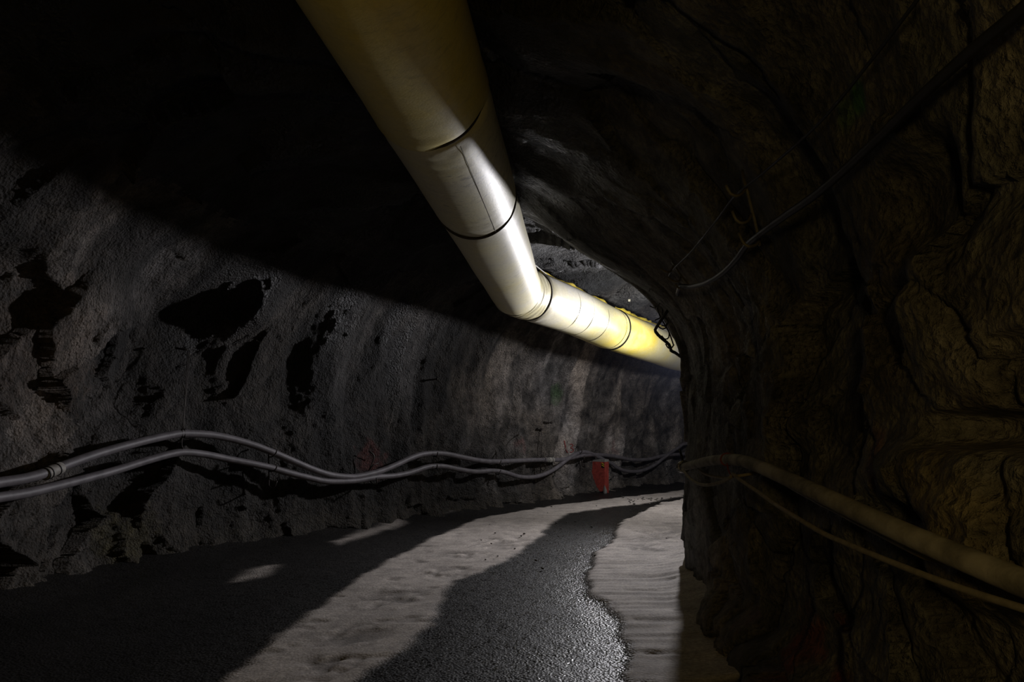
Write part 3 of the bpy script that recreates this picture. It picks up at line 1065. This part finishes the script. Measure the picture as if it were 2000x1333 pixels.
# painted numeral 13 on the rock, strokes lying on the real surface
def surf_bvh(nm):
    P = solid[nm]
    n, m_ = P.shape[:2]
    V = [tuple(k) for k in P.reshape(-1, 3)]
    Fq = [(i * m_ + j, (i + 1) * m_ + j, (i + 1) * m_ + j + 1, i * m_ + j + 1) for i in range(n - 1) for j in range(m_ - 1)]
    return BVHTree.FromPolygons(V, Fq)


_SL = surf_bvh('wall_left')


def skin(px, py, lift=.004):
    d = Vector(((px - 1000) / F, 1, (HOR - py) / F)).normalized()
    r = _SL.ray_cast(Vector((0, 0, CAMZ)), d, 60)
    return r[0] - d * lift


def stroke(pix, wpx, name, mat, parent):
    pp = spline([(a_, b_, 0) for a_, b_ in pix], 1.0)
    V, Fc = [], []
    tn = np.gradient(pp, axis=0)
    for i, (a_, b_, _) in enumerate(pp):
        nx, ny = -tn[i][1], tn[i][0]
        l_ = math.hypot(nx, ny) or 1
        for sg in (-1, 1):
            for lf in (.016, .0):
                V.append(tuple(skin(a_ + sg * nx / l_ * wpx / 2, b_ + sg * ny / l_ * wpx / 2, lf)))
        if i:
            o = (i - 1) * 4
            Fc += [(o, o + 2, o + 6, o + 4), (o + 1, o, o + 4, o + 5), (o + 2, o + 3, o + 7, o + 6)]
    return mesh_obj(name, (V, Fc), mat, parent)


stroke([(1102, 861), (1104, 871), (1106, 880), (1109, 885)], 2.2, 'painted_numeral', M_PAINT, wall_left)['label'] = 'red spray painted figure 1'
stroke([(1113, 869), (1117, 868), (1119, 871), (1115, 875), (1119, 877), (1120, 881), (1116, 884), (1113, 883)], 1.8, 'painted_numeral', M_PAINT, wall_left)['label'] = 'red spray painted figure 3'

# ------------------------------------------------------------------ red post
pb = at(1181, 963, 16.1)
pb.z = 0
post = thing('guard_post', 'squat red painted concrete post with grey top against the rock by the road', 'post', tuple(pb))
# plan, local: corner edge towards the camera at origin; left face runs back-left, right face back-right
cl_ = Vector((-.27, .27, 0))
cr_ = Vector((.115, .13, 0))
H = .80
def prism(z0s, z1s, plan):
    n = len(plan)
    V = [(p[0], p[1], z) for p, z in zip(plan, z0s)] + [(p[0], p[1], z) for p, z in zip(plan, z1s)]
    Fc = [tuple(range(n))[::-1], tuple(range(n, 2 * n))] + [(i, (i + 1) % n, n + (i + 1) % n, n + i) for i in range(n)]
    return V, Fc
plan = [(0, 0), (cr_.x, cr_.y), (cr_.x + cl_.x, cr_.y + cl_.y), (cl_.x, cl_.y)]
mesh_obj('post_body', prism([.06, -.02, -.02, -.02], [H - .06, H - .055, H - .055, H - .06], plan), M_RED, post, False)
up_ = [(p[0] * 1.0, p[1] * 1.0) for p in plan]
mesh_obj('post_cap', prism([H - .06] * 4, [H - .005, H, H, H - .02], up_), M_CONC, post, False)['label'] = 'bare grey concrete top'
mesh_obj('chipped_foot', prism([-.03] * 4, [.20, .06, .06, .12], [(-.004, -.012), (.062, .04), (.05, .08), (-.03, .03)]), M_CONC, post, False)['label'] = 'chipped grey foot'
mk_ = mesh_obj('warning_mark', prism([.60] * 4, [.715] * 4, [(-.012, .004), (-.008, .000), (-.066, .058), (-.070, .062)]), M_BLK, post, False)
for k_ in (0, 1):
    z_ = .625 + .045 * k_
    mesh_obj('warning_stripe', prism([z_, z_ + .03, z_ + .03, z_], [z_ + .022, z_ + .052, z_ + .052, z_ + .022],
             [(-.013, .001), (-.065, .053), (-.062, .056), (-.010, .004)]), M_YEL, mk_, False)['label'] = 'yellow slanting stripe'

# ------------------------------------------------------------------ right wall: pipe, cords, cable, hooks
PIPE = [(1334, 913), (1350, 909), (1380, 902), (1420, 898), (1450, 901), (1480, 911), (1520, 928), (1600, 965), (1700, 1012), (1800, 1057), (1900, 1099),
        (2000, 1140), (2120, 1188)]
CR = .26
pp_ = thing('plastic_pipe', 'dusty grey pipe as thick as an arm along the right wall', 'pipe', (1.2, 3, 1.2))
tube('pipe_tube', [k - Vector(pp_.location) for k in on('right', PIPE, CR)], .033, M_PIPE, pp_, 18, .04)
pe = hit('right', 1336, 912, CR)
pd = (hit('right', 1336, 912, CR) - hit('right', 1360, 907, CR)).normalized()
loc_ = Vector(pp_.location)
cp = mesh_obj('pipe_coupling', sweep([pe - loc_ - pd * .02, pe - loc_ + pd * .10], .046, 18), M_STEEL, pp_)
cp['label'] = 'wet shiny metal coupling at the pipe end'
for k_ in (-.01, .05, .10):
    mesh_obj('coupling_rib', ring(pe - loc_ + pd * k_, pd, .046, .008, 24, 6), M_STEEL, pp_)
lv = mesh_obj('valve_lever', sweep(spline([pe - loc_ + pd * .06 + Vector((0, 0, .04)), pe - loc_ + pd * .09 + Vector((-.01, 0, .10)), pe - loc_ + pd * .14 + Vector((-.02, 0, .15))], .02), .010, 8), M_BLACK, pp_)
tag(tube('cord', on('right', [(1480, 922, .14), (1462, 927, .2), (1436, 931, .27), (1432, 926, .31), (1440, 934, .31), (1480, 961), (1520, 989), (1600, 1038), (1650, 1061), (1700, 1082), (1800, 1122), (1900, 1158),
                              (2000, 1190), (2100, 1222)], .30), .0095, M_CORD, n=10), 'thin pale cord hanging slack below the pipe on the right wall', 'cord')
tag(tube('cord', on('right', [(1333, 917), (1345, 932), (1361, 944), (1378, 948), (1400, 945), (1420, 937), (1431, 929)], .30), .011, M_CORD, n=10),
    'pale cord loop sagging below the pipe end at the rock corner', 'cord')
tag(tube('cord', on('right', [(1362, 915, .2), (1372, 923), (1385, 929), (1400, 932), (1418, 935), (1430, 931)], .22), .009, M_CORD, n=8),
    'short cord behind the sagging loop, tied at the red wire', 'cord')
tag(tube('yellow_hose', on('right', [(1540, 950, .16), (1600, 983), (1640, 1003), (1680, 1025), (1720, 1045), (1760, 1066), (1805, 1088), (1850, 1100, .16), (1900, 1112, .15)], .20), .009, M_YHOSE, n=8),
    'thin dull yellow hose showing between the pipe and the right wall', 'hose')
tie = thing('tie_wire', 'rusty red wire tied round the grey pipe near the rock corner', 'wire', tuple(hit('right', 1420, 898, CR)))
tb_ = Vector(tie.location)
mesh_obj('tie_loop', ring((0, 0, 0), hit('right', 1430, 899, CR) - hit('right', 1410, 899, CR), .037, .005, 24, 6), M_REDTIE, tie)
tube('wire_end', [k - tb_ for k in on('right', [(1420, 906, CR + .04), (1422, 917, CR + .04), (1427, 928, CR + .04), (1433, 932, CR + .04)], .3)], .005, M_REDTIE, tie, 6, .02)

CABLE = [(2140, -120), (2060, -45), (2000, 15), (1900, 97), (1800, 187), (1700, 285), (1600, 375), (1530, 424), (1480, 461), (1458, 480), (1440, 505), (1412, 533), (1380, 552), (1350, 560), (1328, 562)]
cpts = on('right', CABLE, .20)
tailc = [at(1319, 586, 6.9), at(1299, 614, 7.0), at(1281, 642, 7.05), at(1281, 649, 7.1), at(1290, 659, 7.12), at(1307, 674, 7.15), at(1311, 686, 7.2), at(1318, 689, 7.25), at(1335, 701, 7.4), at(1352, 712, 7.6)]
tag(tube('black_cable', cpts + tailc, .0165, M_BLACK, n=12, step=.04), 'thick black cable swooping across the right wall from top corner into the bend', 'cable')
THIN = [(1830, -50), (1790, 2), (1700, 120), (1600, 240), (1500, 330), (1435, 384), (1400, 430), (1350, 492), (1312, 530)]
tag(tube('thin_cable', on('right', THIN, .17) + [at(1303, 550, 6.9), at(1294, 582, 7.0), at(1284, 599, 7.1), at(1276, 602, 7.1), at(1269, 598, 7.1)], .006, M_BLACK, n=8, step=.05),
    'thin black line hung above the thick cable on the right wall', 'cable')
CK = .15
rack('hook_rack', 'wall rod with three open hooks carrying the black cable on the right wall', 'right',
     [(1450, 334, .02), (1453, 352, .12), (1459, 372), (1466, 400), (1474, 430), (1480, 458), (1484, 480)],
     [[(1457, 366), (1450, 378, .2), (1438, 383, .25), (1426, 378, .27), (1418, 362, .27)], [(1468, 418), (1462, 431, .2), (1449, 436, .25), (1438, 430, .27), (1430, 413, .27)],
      [(1484, 467), (1477, 478, .2), (1463, 482, .25), (1452, 475, .27), (1443, 455, .27)]], CK, M_RACK, .008, 'hook racks on the right wall')
rack('hook_rack', 'smaller rod with three open hooks where the black cable turns round the bend', 'right',
     [(1309, 507, .02), (1318, 520, .12), (1330, 539), (1345, 557)],
     [[(1315, 520), (1310, 530, .2), (1302, 532, .24), (1291, 525, .26)], [(1330, 539), (1326, 549, .2), (1316, 550, .24), (1304, 542, .26)],
      [(1344, 556), (1336, 563, .2), (1327, 564, .23), (1319, 557, .25)]], CK, M_RACK, .009, 'hook racks on the right wall')
rack('hook_rack', 'tangled black rod with open hooks standing out against the yellow duct at the bend', 'right',
     [(1283, 601), (1290, 620), (1300, 637), (1307, 650), (1312, 664), (1316, 676)],
     [[(1293, 604), (1294, 616), (1288, 622), (1279, 626)], [(1299, 620), (1305, 628), (1301, 636), (1292, 636)],
      [(1302, 632), (1300, 641), (1293, 643), (1286, 638)], [(1307, 650), (1306, 660), (1299, 663), (1292, 656)],
      [(1316, 673), (1312, 680), (1305, 680), (1300, 672)]], 0, M_BLACK, .0075, 'hook racks on the right wall', depth=7.2)
sb = at(1338, 680, 7.9)
tag(mesh_obj('bolt_stub', join(sweep([at(1345, 679, 7.9), at(1331, 682, 7.8)], .016, 8), sweep([at(1331.5, 682, 7.8), at(1328.5, 682.5, 7.8)], .026, 6)), M_BLACK), 'black bolt stub sticking out of the rock corner before the duct', 'bolt')

# tags hanging from the far roof
tg = thing('hanging_tag', 'small pale square tag hung on a wire from the far roof', 'tag', tuple(hit('left', 1229, 587, .22)))
mesh_obj('tag_plate', box(0, 0, 0, .045, .008, .045), M_TAG, tg, False)
mesh_obj('tag_wire', sweep([(0, 0, .02), (0, 0, .15)], .006, 6), M_WIRE, tg)
tg = thing('hanging_hook', 'dark hook hung on a wire from the far roof above the duct strap', 'hook', tuple(hit('left', 1186, 604, .25)))
mesh_obj('hook_eye', ring((0, 0, 0), (0, 1, 0), .022, .010, 16, 6), M_WIRE, tg)
mesh_obj('hook_wire', sweep([(0, 0, .02), (0, 0, .17)], .007, 6), M_WIRE, tg)

# ------------------------------------------------------------------ loose stones
def stone(loc, size, seed):
    rn = random.Random(seed)
    import bmesh
    bm = bmesh.new()
    bmesh.ops.create_icosphere(bm, subdivisions=2, radius=1)
    sx, sy, sz = size * rn.uniform(.8, 1.3), size * rn.uniform(.7, 1.1), size * rn.uniform(.45, .75)
    for v in bm.verts:
        k = 1 + .35 * float(perlin(v.co.x * 1.1 + seed, v.co.y * 1.1, v.co.z * 1.1))
        v.co = Vector((v.co.x * sx * k, v.co.y * sy * k, v.co.z * sz * k))
    V = [tuple(v.co + Vector(loc)) for v in bm.verts]
    Fc = [tuple(v.index for v in f.verts) for f in bm.faces]
    bm.free()
    return V, Fc


grit = []
rn = random.Random(5)
for k_ in range(70):
    a_, b_ = rn.gauss(1250, 28), rn.gauss(978, 4)
    if k_ > 34:
        a_, b_ = rn.uniform(900, 1320), rn.uniform(985, 1120)
    d_ = CAMZ * F / (b_ - HOR)
    s_ = rn.uniform(.008, .022) * (1.2 if k_ < 35 else .8)
    grit.append(stone(((a_ - 1000) / F * d_, d_, .022), s_, k_))
g_ = mesh_obj('gravel', join(*grit), M_STONE)
g_['kind'] = 'stuff'
g_['label'] = 'loose grit scattered on the pale road strip'

# faint wet haze round the lamp beyond the corner
m, nt, b = nodemat('haze')
nt.nodes.remove(b)
vol = N(nt, 'ShaderNodeVolumeScatter')
vol.inputs['Color'].default_value = (.62, .68, 1.0, 1)
vol.inputs['Density'].default_value = .0012
vol.inputs['Anisotropy'].default_value = .2
nt.links.new(vol.outputs[0], nt.nodes['Material Output'].inputs['Volume'])
hq, ht = np.meshgrid(np.linspace(8.3, 13, 24), np.linspace(.03, .97, 30), indexing='ij')
HP = base_surf(hq, ht)
HP = HP + grid_normals(HP) * NSIGN * .42
k_, m_ = HP.shape[:2]
HV = [tuple(p) for p in HP.reshape(-1, 3)]
HF = [(i * m_ + j, i * m_ + (j + 1) % m_, (i + 1) * m_ + (j + 1) % m_, (i + 1) * m_ + j) for i in range(k_ - 1) for j in range(m_)]
HF += [tuple(range(m_))[::-1], tuple((k_ - 1) * m_ + j for j in range(m_))]
hz = mesh_obj('haze', (HV, HF), m, None, False)
hz['kind'] = 'stuff'
hz['label'] = 'thin bluish haze beyond the rock corner'
for o in bpy.data.objects:
    if '_w' in o:
        del o['_w']
